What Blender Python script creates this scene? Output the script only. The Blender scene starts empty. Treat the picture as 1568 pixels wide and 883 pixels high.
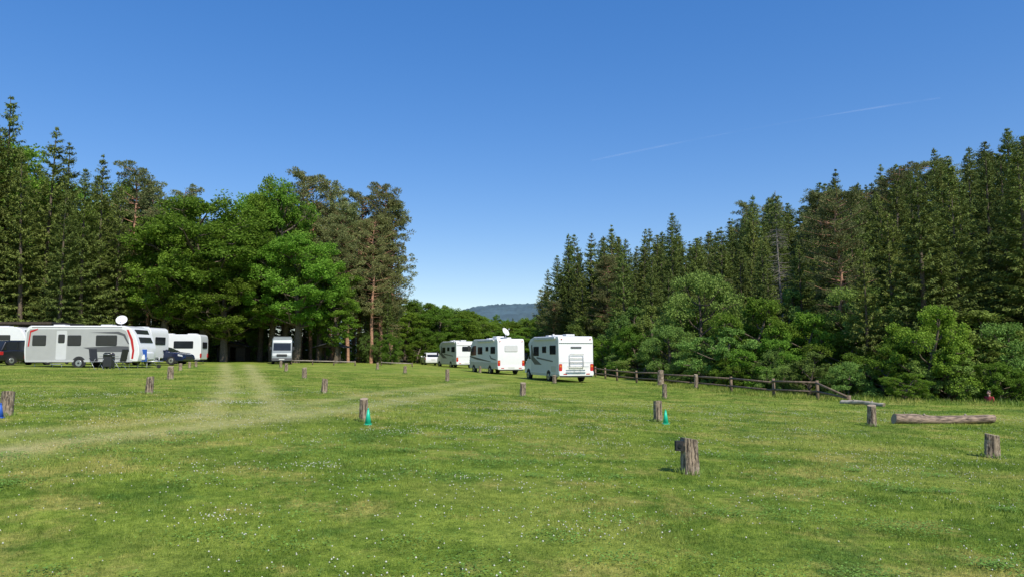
import bpy, math, random, bmesh
import numpy as np
from mathutils import Vector, Matrix
random.seed(7); rng=np.random.default_rng(7)
D=bpy.data; SC=bpy.context.scene
F=1100.0; CX=784.0; CY=441.5; CAMZ=1.6
TH=math.atan((540-CY)/F)
SUN_EL=50.0; SUN_AZ=148.0   # azimuth clockwise from +Y

# ------------------------------------------------------------------ terrain
EDGE=[(900,9000),(40,600.),(4.0,220.0),(1.0,130.0),(3.2,76.0),(6.3,53.0),(8.5,40.0),(10.1,33.0),(11.2,30.0),(13.4,28.2),(18.6,26.0),(30,24.0),(80,14.0)]
def sm(t):
    t=np.clip(t,0,1); return t*t*(3-2*t)
def edge_dist(x,y):
    x=np.asarray(x,float); y=np.asarray(y,float)
    best=np.full(np.broadcast(x,y).shape,1e9); sg=np.ones_like(best)
    for (x0,y0),(x1,y1) in zip(EDGE[:-1],EDGE[1:]):
        dx,dy=x1-x0,y1-y0; L2=dx*dx+dy*dy
        t=np.clip(((x-x0)*dx+(y-y0)*dy)/L2,0,1)
        px,py=x0+t*dx,y0+t*dy
        dd=np.hypot(x-px,y-py)
        s=np.sign(dx*(y-y0)-dy*(x-x0))
        m=dd<best
        best=np.where(m,dd,best); sg=np.where(m,s,sg)
    return best*sg
def terr(x,y):
    x=np.asarray(x,float); y=np.asarray(y,float)
    f=sm(y/12.0)
    s=-x-0.1*np.clip(y,0,120)+1
    z=f*(0.08+0.42*np.tanh(s/9.0))+0.012*np.clip(-x-8,0,40)*sm((y-10)/20)
    q=edge_dist(x,y)
    z=z-1.3*sm((q-2.2)/4.0)
    z=z+0.27*np.clip(q-11,0,110)*(1-sm((np.hypot(x,y)-250)/500))
    return z
def T(x,y): return float(terr(x,y))
def zat(v,d): return CAMZ+d*math.tan(TH+math.atan((CY-v)/F))
def xat(u,v,d):
    z=zat(v,d); return (u-CX)/F*(d*math.cos(TH)+(z-CAMZ)*math.sin(TH))
def gat(u,v):
    ds=np.linspace(3,120,2400)
    tt=math.tan(TH+math.atan((CY-v)/F))
    zs=CAMZ+ds*tt
    xs=(u-CX)/F*(ds*math.cos(TH)+(zs-CAMZ)*math.sin(TH))
    g=terr(xs,ds); i=np.argmax(g>=zs)
    if not (g>=zs).any(): i=-1
    return float(xs[i]),float(ds[i]),float(g[i])

# ------------------------------------------------------------------ node helpers
def newmat(name):
    m=D.materials.new(name); m.use_nodes=True
    nt=m.node_tree; nt.nodes.clear()
    out=nt.nodes.new('ShaderNodeOutputMaterial')
    return m,nt,out
def N(nt,t,**kw):
    n=nt.nodes.new(t)
    for k,v in kw.items(): setattr(n,k,v)
    return n
def mixc(nt,fac,a,b,mode='MIX'):
    n=nt.nodes.new('ShaderNodeMix'); n.data_type='RGBA'; n.blend_type=mode
    for idx,val in ((0,fac),(6,a),(7,b)):
        if hasattr(val,'links'): nt.links.new(val,n.inputs[idx])
        elif isinstance(val,(int,float)): n.inputs[idx].default_value=val
        else: n.inputs[idx].default_value=(*val,1)
    return n.outputs[2]
def ramp(nt,src,a,b):
    n=nt.nodes.new('ShaderNodeMapRange'); n.interpolation_type='SMOOTHSTEP'
    n.inputs['From Min'].default_value=a; n.inputs['From Max'].default_value=b
    nt.links.new(src,n.inputs['Value']); return n.outputs[0]
def noise(nt,vec,scale,detail=3,rough=.6):
    n=N(nt,'ShaderNodeTexNoise'); n.inputs['Scale'].default_value=scale
    n.inputs['Detail'].default_value=detail; n.inputs['Roughness'].default_value=rough
    if vec is not None: nt.links.new(vec,n.inputs['Vector'])
    return n.outputs['Fac']
def simple(name,col,rough=.5,metal=0,var=.12,scale=6,bump=0,coat=0,stretch=None):
    m,nt,out=newmat(name)
    b=N(nt,'ShaderNodeBsdfPrincipled'); nt.links.new(b.outputs[0],out.inputs[0])
    tc=N(nt,'ShaderNodeTexCoord'); vec=tc.outputs['Object']
    if stretch:
        mp=N(nt,'ShaderNodeMapping'); mp.inputs['Scale'].default_value=stretch
        nt.links.new(vec,mp.inputs[0]); vec=mp.outputs[0]
    nf=noise(nt,vec,scale)
    c=mixc(nt,ramp(nt,nf,.3,.7),tuple(max(0,x*(1-var)) for x in col),tuple(min(1,x*(1+var)) for x in col))
    nt.links.new(c,b.inputs['Base Color'])
    b.inputs['Roughness'].default_value=rough; b.inputs['Metallic'].default_value=metal
    if coat: b.inputs['Coat Weight'].default_value=coat
    if bump:
        bp=N(nt,'ShaderNodeBump'); bp.inputs['Strength'].default_value=bump; bp.inputs['Distance'].default_value=.03
        nt.links.new(nf,bp.inputs['Height']); nt.links.new(bp.outputs[0],b.inputs['Normal'])
    return m
def leafmat(name,dark,light,trans=.25,hlo=.482,hhi=.512):
    m,nt,out=newmat(name)
    g=N(nt,'ShaderNodeNewGeometry'); oi=N(nt,'ShaderNodeObjectInfo'); tc=N(nt,'ShaderNodeTexCoord')
    nz=noise(nt,tc.outputs['Object'],.55,2)
    c=mixc(nt,ramp(nt,nz,.3,.7),dark,light)
    c=mixc(nt,g.outputs['Random Per Island'],c,tuple(min(1,x*1.4) for x in light))
    hs=N(nt,'ShaderNodeHueSaturation')
    mr=N(nt,'ShaderNodeMapRange'); mr.inputs['To Min'].default_value=.75; mr.inputs['To Max'].default_value=1.28
    nt.links.new(oi.outputs['Random'],mr.inputs['Value']); nt.links.new(mr.outputs[0],hs.inputs['Value'])
    mr2=N(nt,'ShaderNodeMapRange'); mr2.inputs['From Max'].default_value=1; mr2.inputs['To Min'].default_value=hlo; mr2.inputs['To Max'].default_value=hhi
    mm=N(nt,'ShaderNodeMath',operation='FRACT'); m2=N(nt,'ShaderNodeMath',operation='MULTIPLY'); m2.inputs[1].default_value=7.3
    nt.links.new(oi.outputs['Random'],m2.inputs[0]); nt.links.new(m2.outputs[0],mm.inputs[0]); nt.links.new(mm.outputs[0],mr2.inputs['Value'])
    nt.links.new(mr2.outputs[0],hs.inputs['Hue']); nt.links.new(c,hs.inputs['Color'])
    b=N(nt,'ShaderNodeBsdfPrincipled'); b.inputs['Roughness'].default_value=.65; b.inputs['Specular IOR Level'].default_value=.15
    nt.links.new(hs.outputs[0],b.inputs['Base Color'])
    t=N(nt,'ShaderNodeBsdfTranslucent'); nt.links.new(hs.outputs[0],t.inputs[0])
    mx=N(nt,'ShaderNodeMixShader'); mx.inputs[0].default_value=trans
    nt.links.new(b.outputs[0],mx.inputs[1]); nt.links.new(t.outputs[0],mx.inputs[2]); nt.links.new(mx.outputs[0],out.inputs[0])
    return m
def grasscolor(nt,bright=1.0):
    g=N(nt,'ShaderNodeNewGeometry'); P=g.outputs['Position']
    k=lambda c: tuple(x*bright for x in c)
    n1=noise(nt,P,.22,4); n2=noise(nt,P,1.0,6,.7); n3=noise(nt,P,9,4,.7); n4=noise(nt,P,45,3,.7)
    c=mixc(nt,ramp(nt,n2,.38,.62),k((.145,.235,.028)),k((.300,.385,.058)))
    c=mixc(nt,ramp(nt,n1,.45,.66),c,k((.35,.395,.078)))
    mp=N(nt,'ShaderNodeMapping'); mp.inputs['Location'].default_value=(13,7,3); nt.links.new(P,mp.inputs[0])
    n5=noise(nt,mp.outputs[0],.8,7,.72)
    f5=N(nt,'ShaderNodeMath',operation='MULTIPLY'); f5.inputs[1].default_value=.85; nt.links.new(ramp(nt,n5,.49,.64),f5.inputs[0])
    c=mixc(nt,f5.outputs[0],c,k((.47,.43,.12)))
    mp2=N(nt,'ShaderNodeMapping'); mp2.inputs['Location'].default_value=(-31,17,9); nt.links.new(P,mp2.inputs[0])
    n6=noise(nt,mp2.outputs[0],.55,7,.75)
    f6=N(nt,'ShaderNodeMath',operation='MULTIPLY'); f6.inputs[1].default_value=.8; nt.links.new(ramp(nt,n6,.53,.66),f6.inputs[0])
    c=mixc(nt,f6.outputs[0],c,k((.105,.205,.030)))
    c=mixc(nt,ramp(nt,n3,.35,.65),mixc(nt,1.0,c,(.58,.64,.56),'MULTIPLY'),c)
    c=mixc(nt,ramp(nt,n4,.3,.7),mixc(nt,1.0,c,(.7,.72,.7),'MULTIPLY'),mixc(nt,1.0,c,(1.12,1.1,1.05),'MULTIPLY'))
    at=N(nt,'ShaderNodeAttribute',attribute_name='wear')
    wn=N(nt,'ShaderNodeMath',operation='MULTIPLY_ADD'); nt.links.new(ramp(nt,n3,.2,.6),wn.inputs[0]); wn.inputs[1].default_value=.55; wn.inputs[2].default_value=.40
    wm=N(nt,'ShaderNodeMath',operation='MULTIPLY'); nt.links.new(at.outputs['Fac'],wm.inputs[0]); nt.links.new(wn.outputs[0],wm.inputs[1])
    c=mixc(nt,wm.outputs[0],c,k((.50,.45,.20)))
    return c,n4,n3
def mat_ground():
    m,nt,out=newmat('grass_ground'); c,n4,n3=grasscolor(nt)
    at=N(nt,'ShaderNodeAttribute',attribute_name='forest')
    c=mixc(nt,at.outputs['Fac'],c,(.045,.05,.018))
    b=N(nt,'ShaderNodeBsdfPrincipled'); b.inputs['Roughness'].default_value=.95; b.inputs['Specular IOR Level'].default_value=.1
    nt.links.new(c,b.inputs['Base Color'])
    ad=N(nt,'ShaderNodeMath',operation='ADD'); nt.links.new(n4,ad.inputs[0]); nt.links.new(n3,ad.inputs[1])
    bp=N(nt,'ShaderNodeBump'); bp.inputs['Strength'].default_value=.7; bp.inputs['Distance'].default_value=.05
    nt.links.new(ad.outputs[0],bp.inputs['Height']); nt.links.new(bp.outputs[0],b.inputs['Normal'])
    nt.links.new(b.outputs[0],out.inputs[0]); return m
def mat_blade():
    m,nt,out=newmat('grass_blade'); c,_,_=grasscolor(nt,1.2)
    at=N(nt,'ShaderNodeAttribute',attribute_name='rnd')
    c=mixc(nt,at.outputs['Fac'],mixc(nt,1.0,c,(.7,.8,.65),'MULTIPLY'),mixc(nt,1.0,c,(1.35,1.22,1.4),'MULTIPLY'))
    b=N(nt,'ShaderNodeBsdfPrincipled'); b.inputs['Roughness'].default_value=.55; b.inputs['Specular IOR Level'].default_value=.3
    nt.links.new(c,b.inputs['Base Color'])
    t=N(nt,'ShaderNodeBsdfTranslucent'); nt.links.new(c,t.inputs[0])
    mx=N(nt,'ShaderNodeMixShader'); mx.inputs[0].default_value=.35
    nt.links.new(b.outputs[0],mx.inputs[1]); nt.links.new(t.outputs[0],mx.inputs[2]); nt.links.new(mx.outputs[0],out.inputs[0])
    return m

M={}
M['spruce']=leafmat('spruce_needles',(.075,.108,.024),(.138,.182,.042),.24,.480,.510)
M['pine']=leafmat('pine_needles',(.105,.125,.046),(.175,.195,.072),.22)
M['leafA']=leafmat('broad_leaves',(.080,.160,.016),(.145,.250,.028),.4)
M['leafB']=leafmat('pale_leaves',(.095,.155,.030),(.160,.240,.050),.3,.475,.52)
M['bark']=simple('bark',(.13,.10,.07),.9,0,.4,9,.6)
M['barkpine']=simple('pine_bark',(.38,.21,.13),.9,0,.4,6,.6)
M['deadwood']=simple('dead_wood',(.20,.18,.15),.9,0,.3,3,.4)
M['white']=simple('white_paint',(.80,.80,.79),.3,0,.02,3,0,.3)
M['grey']=simple('silver_grey_paint',(.50,.50,.49),.35,0,.03,3,0,.3)
M['lgrey']=simple('light_grey_paint',(.62,.62,.61),.35,0,.03,3)
M['cgrey']=simple('caravan_shaded_grey',(.42,.42,.405),.4,0,.03,3)  # silver-grey side, darkened so the colour also carries its shade
M['glass']=simple('dark_glass',(.02,.023,.027),.08,0,.1,2)
M['frame']=simple('black_plastic',(.03,.03,.032),.5,0,.1,8)
M['dgrey']=simple('dark_grey_decal',(.10,.10,.105),.45,0,.05,4)
M['red']=simple('red_plastic',(.50,.02,.02),.3,0,.08,6)
M['tire']=simple('tyre_rubber',(.022,.022,.022),.85,0,.2,20)
M['rim']=simple('alloy_rim',(.5,.5,.5),.35,.8,.08,8)
M['metal']=simple('galvanised_metal',(.45,.46,.47),.4,.7,.1,8)
M['blue']=simple('dark_blue_paint',(.012,.02,.06),.25,.2,.1,4,0,.5)
M['black']=simple('black_paint',(.012,.012,.014),.3,0,.1,4,0,.5)
M['sage']=simple('silver_van_paint',(.30,.33,.32),.4,.2,.05,4)
M['wood']=simple('weathered_wood',(.17,.12,.08),.85,0,.35,7,.4,0,(1,1,.3))
M['dwood']=simple('dark_wood',(.06,.045,.03),.9,0,.3,7,.3)
M['gwood']=simple('grey_wood',(.33,.28,.22),.9,0,.3,9,.5)
M['roof']=simple('roof_felt',(.035,.035,.04),.9,0,.2,4)
M['cone']=simple('green_cone_plastic',(.01,.50,.30),.4,0,.08,9)
M['cblue']=simple('blue_fabric',(.02,.10,.45),.6,0,.1,9)
M['orange']=simple('orange_lens',(.7,.2,.02),.3,0,.05,9)
M['lamp']=simple('headlamp_glass',(.6,.62,.65),.1,0,.05,9)
M['yellow']=simple('number_plate',(.65,.65,.6),.5,0,.1,30)
M['skin']=simple('skin',(.5,.3,.22),.6,0,.05,9)
M['redcloth']=simple('red_cloth',(.40,.03,.04),.8,0,.1,9)
M['jeans']=simple('denim',(.05,.07,.13),.9,0,.1,9)
M['hair']=simple('hair',(.04,.025,.015),.7,0,.2,20)
def stumpmat():
    m,nt,out=newmat('stump_bark')
    tc=N(nt,'ShaderNodeTexCoord'); mp=N(nt,'ShaderNodeMapping'); mp.inputs['Scale'].default_value=(34,34,4); nt.links.new(tc.outputs['Object'],mp.inputs[0])
    n=noise(nt,mp.outputs[0],1,5,.7); n2=noise(nt,tc.outputs['Object'],7,3)
    c=mixc(nt,ramp(nt,n,.40,.60),(.055,.040,.028),(.38,.29,.20))
    c=mixc(nt,ramp(nt,n2,.48,.75),c,(.44,.37,.28))
    b=N(nt,'ShaderNodeBsdfPrincipled'); b.inputs['Roughness'].default_value=.9; nt.links.new(c,b.inputs['Base Color'])
    bp=N(nt,'ShaderNodeBump'); bp.inputs['Strength'].default_value=1; bp.inputs['Distance'].default_value=.025
    nt.links.new(n,bp.inputs['Height']); nt.links.new(bp.outputs[0],b.inputs['Normal']); nt.links.new(b.outputs[0],out.inputs[0]); return m
def cutmat():
    m,nt,out=newmat('cut_wood')
    tc=N(nt,'ShaderNodeTexCoord'); w=N(nt,'ShaderNodeTexWave'); w.wave_type='RINGS'; w.rings_direction='Z'; w.inputs['Scale'].default_value=18; w.inputs['Distortion'].default_value=1.5
    nt.links.new(tc.outputs['Object'],w.inputs[0])
    c=mixc(nt,w.outputs['Fac'],(.27,.20,.13),(.40,.32,.22))
    b=N(nt,'ShaderNodeBsdfPrincipled'); b.inputs['Roughness'].default_value=.85; nt.links.new(c,b.inputs['Base Color']); nt.links.new(b.outputs[0],out.inputs[0]); return m
M['stump']=stumpmat(); M['cut']=cutmat()

# ------------------------------------------------------------------ mesh helpers
def link(o,parent=None):
    SC.collection.objects.link(o)
    if parent is not None: o.parent=parent
    return o
def empty(name,loc=(0,0,0),rz=0):
    e=D.objects.new(name,None); e.empty_display_size=.3; e.location=loc; e.rotation_euler=(0,0,rz); SC.collection.objects.link(e); return e
def npmesh(name,V,Fq,mats,midx=None,attrs=None,smooth=False):
    me=D.meshes.new(name)
    V=np.asarray(V,np.float32); me.vertices.add(len(V)); me.vertices.foreach_set('co',V.ravel())
    loops=np.concatenate([f.ravel() for f in Fq]).astype(np.int32)
    counts=np.concatenate([np.full(len(f),f.shape[1]) for f in Fq]).astype(np.int32)
    me.loops.add(len(loops)); me.loops.foreach_set('vertex_index',loops)
    me.polygons.add(len(counts)); st=np.concatenate([[0],np.cumsum(counts)[:-1]]).astype(np.int32)
    me.polygons.foreach_set('loop_start',st); me.polygons.foreach_set('loop_total',counts)
    for m in mats: me.materials.append(m)
    if midx is not None: me.polygons.foreach_set('material_index',np.asarray(midx,np.int32))
    if smooth: me.polygons.foreach_set('use_smooth',np.ones(len(counts),bool))
    if attrs:
        for k,a in attrs.items():
            at=me.attributes.new(k,'FLOAT','POINT'); at.data.foreach_set('value',np.asarray(a,np.float32))
    me.update(calc_edges=True); return me
TOP={}
class Acc:
    def __init__(s): s.V=[];s.Q=[];s.I=[];s.n=0
    def add(s,V,Q,mi):
        V=np.asarray(V,float).reshape(-1,3); Q=np.asarray(Q,int)
        s.V.append(V); s.Q.append(Q+s.n); s.I.append(np.full(len(Q),mi)); s.n+=len(V)
    def tube(s,pts,rad,mi=0,k=6):
        pts=np.asarray(pts,float); n=len(pts); a=np.linspace(0,2*math.pi,k,endpoint=False)
        Vs=[]
        for i in range(n):
            d=pts[min(i+1,n-1)]-pts[max(i-1,0)]; d/=np.linalg.norm(d)+1e-9
            r=np.array([0,1,0]) if abs(d[2])>.8 else np.array([0,0,1.])
            e1=np.cross(d,r); e1/=np.linalg.norm(e1); e2=np.cross(d,e1)
            Vs.append(pts[i]+rad[i]*(np.cos(a)[:,None]*e1+np.sin(a)[:,None]*e2))
        Q=[]
        for i in range(n-1):
            for j in range(k):
                j2=(j+1)%k; Q.append((i*k+j,i*k+j2,(i+1)*k+j2,(i+1)*k+j))
        s.add(np.concatenate(Vs),Q,mi)
    def kites(s,c,a,nrm,L,W,mi=1):
        c=np.asarray(c,float); n=len(c)
        if n==0: return
        a=a/(np.linalg.norm(a,axis=1,keepdims=True)+1e-9)
        sd=np.cross(a,nrm); sd/=(np.linalg.norm(sd,axis=1,keepdims=True)+1e-9)
        L=np.broadcast_to(L,n)[:,None]; W=np.broadcast_to(W,n)[:,None]
        mid=c+a*L*.45
        V=np.stack([c,mid+sd*W*.5,c+a*L,mid-sd*W*.5],1).reshape(-1,3)
        s.add(V,np.arange(4*n).reshape(-1,4),mi)
    def mesh(s,name,mats):
        V=np.concatenate(s.V); me=npmesh(name,V,[np.concatenate(s.Q)],mats,np.concatenate(s.I))
        TOP[me.name]=(float(np.percentile(V[:,2],99.97)),float(np.percentile(np.abs(V[:,0]),99)))
        return me
def rv(n): 
    v=rng.normal(size=(n,3)); return v/np.linalg.norm(v,axis=1,keepdims=True)

# ------------------------------------------------------------------ trees
def spruce(name,H=20,R=3.1,dens=1.0,bare=.04,ex=.66):
    A=Acc()
    bend=rng.normal(0,.15,2)
    zs=np.linspace(0,1,9)
    A.tube([(bend[0]*t*t,bend[1]*t*t,H*t) for t in zs],[.26*(1-t)+.015 for t in zs],0,8)
    lev=1-(1-np.linspace(bare,.992,80)**1.12)
    asym=rng.uniform(0,6.28)
    for t in lev:
        tj=min(.995,t+rng.normal(0,.006)); nb=rng.integers(5,8)
        gapf=rng.uniform(.88,1.10)
        for b in range(nb):
            if rng.random()>dens: continue
            az=rng.uniform(0,6.283)
            rad=(R*(1-tj)**ex*min(1,.5+tj*3)*gapf*rng.uniform(.68,1.2)*(1+.12*math.cos(az-asym)))+.06
            er=np.array([math.cos(az),math.sin(az),0]); et=np.array([-er[1],er[0],0])
            sl=-.30+.85*tj**1.5+rng.normal(0,.07); z0=H*tj; up=.16*rad
            bx=bend*tj*tj
            f=lambda s_: (np.outer(s_*rad,er)+np.array([bx[0],bx[1],0])+np.outer(z0+sl*s_*rad-.25*rad*np.sin(s_*2.2)*.4+up*s_**3,[0,0,1]))
            base=f(np.array([0.,1.]))
            A.kites(base[:1],(base[1:]-base[:1]),np.array([[0,0,1.]]),rad*.95,.06,0)
            ns=int(5+rad*9.5)
            s_=rng.uniform(.12,1,ns)**.7; p=f(s_)
            side=rng.choice([-1,1],ns)
            dr=np.outer(rng.uniform(.45,.9,ns),er)+np.outer(side*rng.uniform(.4,.9,ns),et); dr[:,2]+=rng.uniform(-.5,.2,ns)+sl*.5
            L=(.22+.34*(1-s_))*rng.uniform(.7,1.2,ns)*min(1,.45+rad*.35)
            nr=np.tile([0,0,1.],(ns,1))+rv(ns)*.7
            A.kites(p,dr,nr,L,L*rng.uniform(.26,.40,ns),1)
            nh=int(ns*.85); s2=rng.uniform(.2,1,nh); p=f(s2)+rv(nh)*.08
            dr=np.tile([0,0,-1.],(nh,1))+rv(nh)*.5+er*.6
            A.kites(p,dr,rv(nh)*.6+er,rng.uniform(.18,.38,nh)*min(1,.45+rad*.3),rng.uniform(.07,.12,nh),1)
    A.kites(np.tile([bend[0],bend[1],H*.985],(7,1)),np.tile([0,0,1.],(7,1))+rv(7)*.35,rv(7),.45,.07,1)
    return A.mesh(name,[M['bark'],M['spruce']])
def dead_spruce(name,H=20):
    # bare grey trunk with thin drooping dead branches, some living needles left at the very top
    A=Acc(); zs=np.linspace(0,1,12)
    tp=[(.12*math.sin(t*4),.1*math.sin(t*5+1),H*t) for t in zs]
    A.tube(tp,[.17*(1-t)+.02 for t in zs],0,7)
    for i in range(190):
        t=rng.uniform(.40,.985); az=rng.uniform(0,6.283); L=(2.3*(1-t)**.6+.25)*rng.uniform(.35,1.1); er=np.array([math.cos(az),math.sin(az),0])
        x0,y0=.12*math.sin(t*4),.1*math.sin(t*5+1); b=np.array([x0,y0,H*t]); sl=rng.uniform(-.35,.15)
        P=[b,b+er*L*.5+[0,0,sl*L*.5],b+er*L+np.array([0,0,sl*L+.05*L])]
        A.tube(P,[.028,.018,.008],0,4)
        n=rng.integers(2,6)
        for k in range(n):
            s=rng.uniform(.3,1); c=b+er*L*s+np.array([0,0,sl*L*s]); d=rv(1)[0]*.4+er*.3+np.array([0,0,-.35]); A.tube([c,c+d*rng.uniform(.3,.7)],[.012,.005],0,3)
        if t>.80 or rng.random()<.10:
            m=int(10+L*14); s=rng.uniform(.2,1,m); p=b+np.outer(s*L,er)+np.outer(sl*L*s,[0,0,1]); dr=rv(m)+er*.5+np.array([0,0,-.2])
            A.kites(p,dr,rv(m),rng.uniform(.18,.34,m),rng.uniform(.06,.10,m),1)
    return A.mesh(name,[M['deadwood'],M['spruce']])
def pine(name,H=20,R=3.0,cb=.35):
    A=Acc(); zs=np.linspace(0,1,8); w=rng.normal(0,.25,(8,2)); w[0]=0
    tp=[(w[i][0]*t,w[i][1]*t,H*.97*t) for i,t in enumerate(zs)]
    A.tube(tp,[.24*(1-t)**.8+.03 for t in zs],0,8)
    nl=32
    for t in np.linspace(cb,.98,nl):
        prof=math.sin(min(1,(1-t)/(1-cb)*1.15+.16)*math.pi*.62)**.8
        if t<cb+.12: prof*=.7
        for b in range(rng.integers(3,6)):
            az=rng.uniform(0,6.283); rad=R*prof*rng.uniform(.45,1.15)+.2
            er=np.array([math.cos(az),math.sin(az),0]); sl=rng.uniform(-.05,.35)+.5*(t-.6)
            x0=np.interp(t,zs,[q[0] for q in tp]); y0=np.interp(t,zs,[q[1] for q in tp])
            f=lambda s_: np.array([x0,y0,H*t*.97])+s_*rad*er+np.array([0,0,s_*rad*sl+.12*rad*s_*s_])
            A.tube([f(0),f(.5),f(1)],[.06*rad/R+.02,.03,.012],0,4)
            for k in range(rng.integers(3,6)):
                c=f(rng.uniform(.45,1.02))+rng.normal(0,.22,3)*[1,1,.5]*rad/2
                n=56; v=rv(n); r=rng.uniform(.25,.5)
                p=c+v*np.array([1,1,.55])*r*rng.uniform(.3,1,(n,1))
                A.kites(p,v+np.array([0,0,.5]),rv(n),rng.uniform(.14,.26,n),rng.uniform(.05,.10,n),1)
    for k in range(16):
        t=rng.uniform(.15,cb+.05); az=rng.uniform(0,6.28); L=rng.uniform(.4,1.5)
        A.tube([(0,0,H*t),(L*math.cos(az),L*math.sin(az),H*t+rng.uniform(-.2,.1))],[.03,.008],0,4)
    return A.mesh(name,[M['barkpine'],M['pine']])
def broad(name,H=16,R=5,cb=.2,lobes=20,mat='leafA',leaf=.2,clumps=15,nleaf=95,lr=.32,shape=1.0):
    A=Acc(); trunk_top=H*.8
    lean=rng.normal(0,.4,2)
    tp=lambda t: np.array([lean[0]*t*t+.25*math.sin(t*5),lean[1]*t*t,trunk_top*t])
    zs=np.linspace(0,1,9); r0=H*.018+.06
    A.tube([tp(t) for t in zs],[r0*(1-t)**.8+.03 for t in zs],0,8)
    cz=H*(cb+(1-cb)*.47); hz=H*(1-cb)*.5
    for l in range(lobes):
        g=(l+.5)/lobes; zz=1-2*g; az=l*2.39996+rng.normal(0,.35)
        rr=math.sqrt(1-zz*zz)
        k=rng.uniform(.55,.92)
        lc=np.array([R*rr*math.cos(az)*k*rng.uniform(.8,1.1),R*rr*math.sin(az)*k*rng.uniform(.8,1.1),cz+hz*zz*(.62+.2*rng.random())*shape])
        if l==0: lc=np.array([rng.normal(0,R*.15),rng.normal(0,R*.15),cz+hz*.72])
        lrad=R*lr*rng.uniform(.75,1.25)
        t0=np.clip((lc[2]-R*.5*rr)/trunk_top,.12,.92)
        s=tp(t0); mid=(s+lc)/2+np.array([0,0,-.08*R])+rng.normal(0,.15,3)
        A.tube([s,mid,lc],[r0*.42*(1-t0*.6),r0*.25,.03],0,5)
        for c in range(clumps):
            d=rv(1)[0]; d[2]=abs(d[2])*1.0 if rng.random()<.72 else d[2]*.7
            cc=lc+d*lrad*np.array([1,1,.8])*rng.uniform(.55,1.08)
            if c%3==0: A.tube([lc,(lc+cc)/2+rng.normal(0,.05,3),cc],[.035,.02,.008],0,3)
            n=int(nleaf*rng.uniform(.6,1.2)); v=rv(n); cr=lrad*rng.uniform(.24,.42)
            p=cc+v*np.array([1,1,.7])*cr*(rng.random((n,1))**.4)
            dr=v*.6+rv(n)*.8+np.array([0,0,-.25])
            nr=rv(n)*.8+np.array([0,0,.8])+v*.5
            sz=leaf*rng.uniform(.6,1.25,n)
            A.kites(p,dr,nr,sz,sz*.75,1)
    return A.mesh(name,[M['bark'],M[mat]])
SPR=[spruce('spruce_mesh',20,rr,ex=ee) for rr,ee in ((2.8,.66),(3.2,.74),(3.6,.66),(2.5,.60),(3.8,.76))]
PIN=[pine('pine_mesh',20,rr,cb) for rr,cb in ((2.9,.22),(3.2,.34),(2.6,.28))]
BRO=[broad('broadleaf_mesh',16,5.2,.16,32,'leafA',.18,16,105,.29),
     broad('broadleaf_mesh',16,4.6,.22,28,'leafA',.18,16,105,.31),
     broad('broadleaf_mesh',16,3.4,.2,24,'leafA',.18,15,90,.36)]
SHR=[broad('edge_tree_mesh',8,3.6,-.02,26,'leafB',.14,14,100,.28),
     broad('edge_tree_mesh',8,3.2,-.02,24,'leafA',.14,14,100,.30),
     broad('edge_tree_mesh',8,3.0,.0,26,'leafB',.13,14,95,.26)]
SNAG=dead_spruce('dead_spruce_mesh',20)
def plant(name,me,x,y,h,w=None,parent=None,rot=None,wm=None):
    o=D.objects.new(name,me); s=h/TOP[me.name][0]
    sx=s if w is None else w
    if wm: sx=s*wm
    o.location=(x,y,T(x,y)-.1); o.scale=(sx,sx,s); o.rotation_euler=(rng.normal(0,.015),rng.normal(0,.015),rng.uniform(0,6.28) if rot is None else rot)
    return link(o,parent)
def plantuv(name,me,u,v,d,wpx=None,parent=None):
    zt=zat(v,d); x=xat(u,(v+540)/2,d); h=zt-T(x,d)
    w=(wpx/F*d/2)/TOP[me.name][1]*1.06 if wpx else None
    return plant(name,me,x,d,h,w,parent)
for u,v,d,k in [(-70,130,64,0),(16,150,66,1),(-20,190,64,2),(68,192,68,4),(40,235,64,0),(102,218,74,3),(128,258,66,2),(153,236,70,1),(95,290,63,4),(182,286,68,3)]:
    plantuv('spruce_tree',SPR[k],u,v,d)
for u,v,d,k in [(205,250,74,0),(232,275,80,2),(272,282,88,0),(296,282,92,1)]:
    plantuv('pine_tree' if k!=1 else 'spruce_tree',(PIN if k!=1 else SPR)[k],u,v,d)
for u,v,d,k,w in [(312,300,72,0,215),(250,340,70,1,115),(372,292,78,1,115),(402,264,77,2,80),(438,272,75,2,85),(455,360,71,1,130),(345,395,70,0,140),(490,380,76,2,90),(420,350,74,1,120),(515,440,74,2,65),(350,340,80,1,120)]:
    plantuv('broadleaf_tree',BRO[k],u,v,d,w)
for u,v,d,k in [(463,262,83,1),(500,268,84,0),(535,305,80,2),(552,292,84,1),(583,276,83,0),(600,302,84,2),(570,330,80,1),(515,340,78,1),(478,320,81,2)]:
    plantuv('pine_tree',PIN[k],u,v,d)
for u,v,d,k in [(592,440,80,1),(560,430,82,0),(606,470,88,3)]:
    plantuv('spruce_tree',SPR[k],u,v,d)
sk_l=np.array([(-400,110),(-100,150),(0,175),(60,215),(110,250),(150,255),(205,270),(240,300),(275,300),(300,312),(340,310),(400,285),(440,280),(500,290),(550,305),(590,320),(608,360)],float)
def scatter(n,ulo,uhi,dlo,dhi,sp,ok):
    pts=[]
    for _ in range(n):
        u=rng.uniform(ulo,uhi); d=rng.uniform(dlo,dhi); x=(u-CX)/F*d
        if not ok(x,d,u): continue
        if all((x-a)**2+(d-b)**2>sp*sp for a,b,_ in pts): pts.append((x,d,u))
    return pts
fl=empty('forest_behind_campsite')
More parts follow.
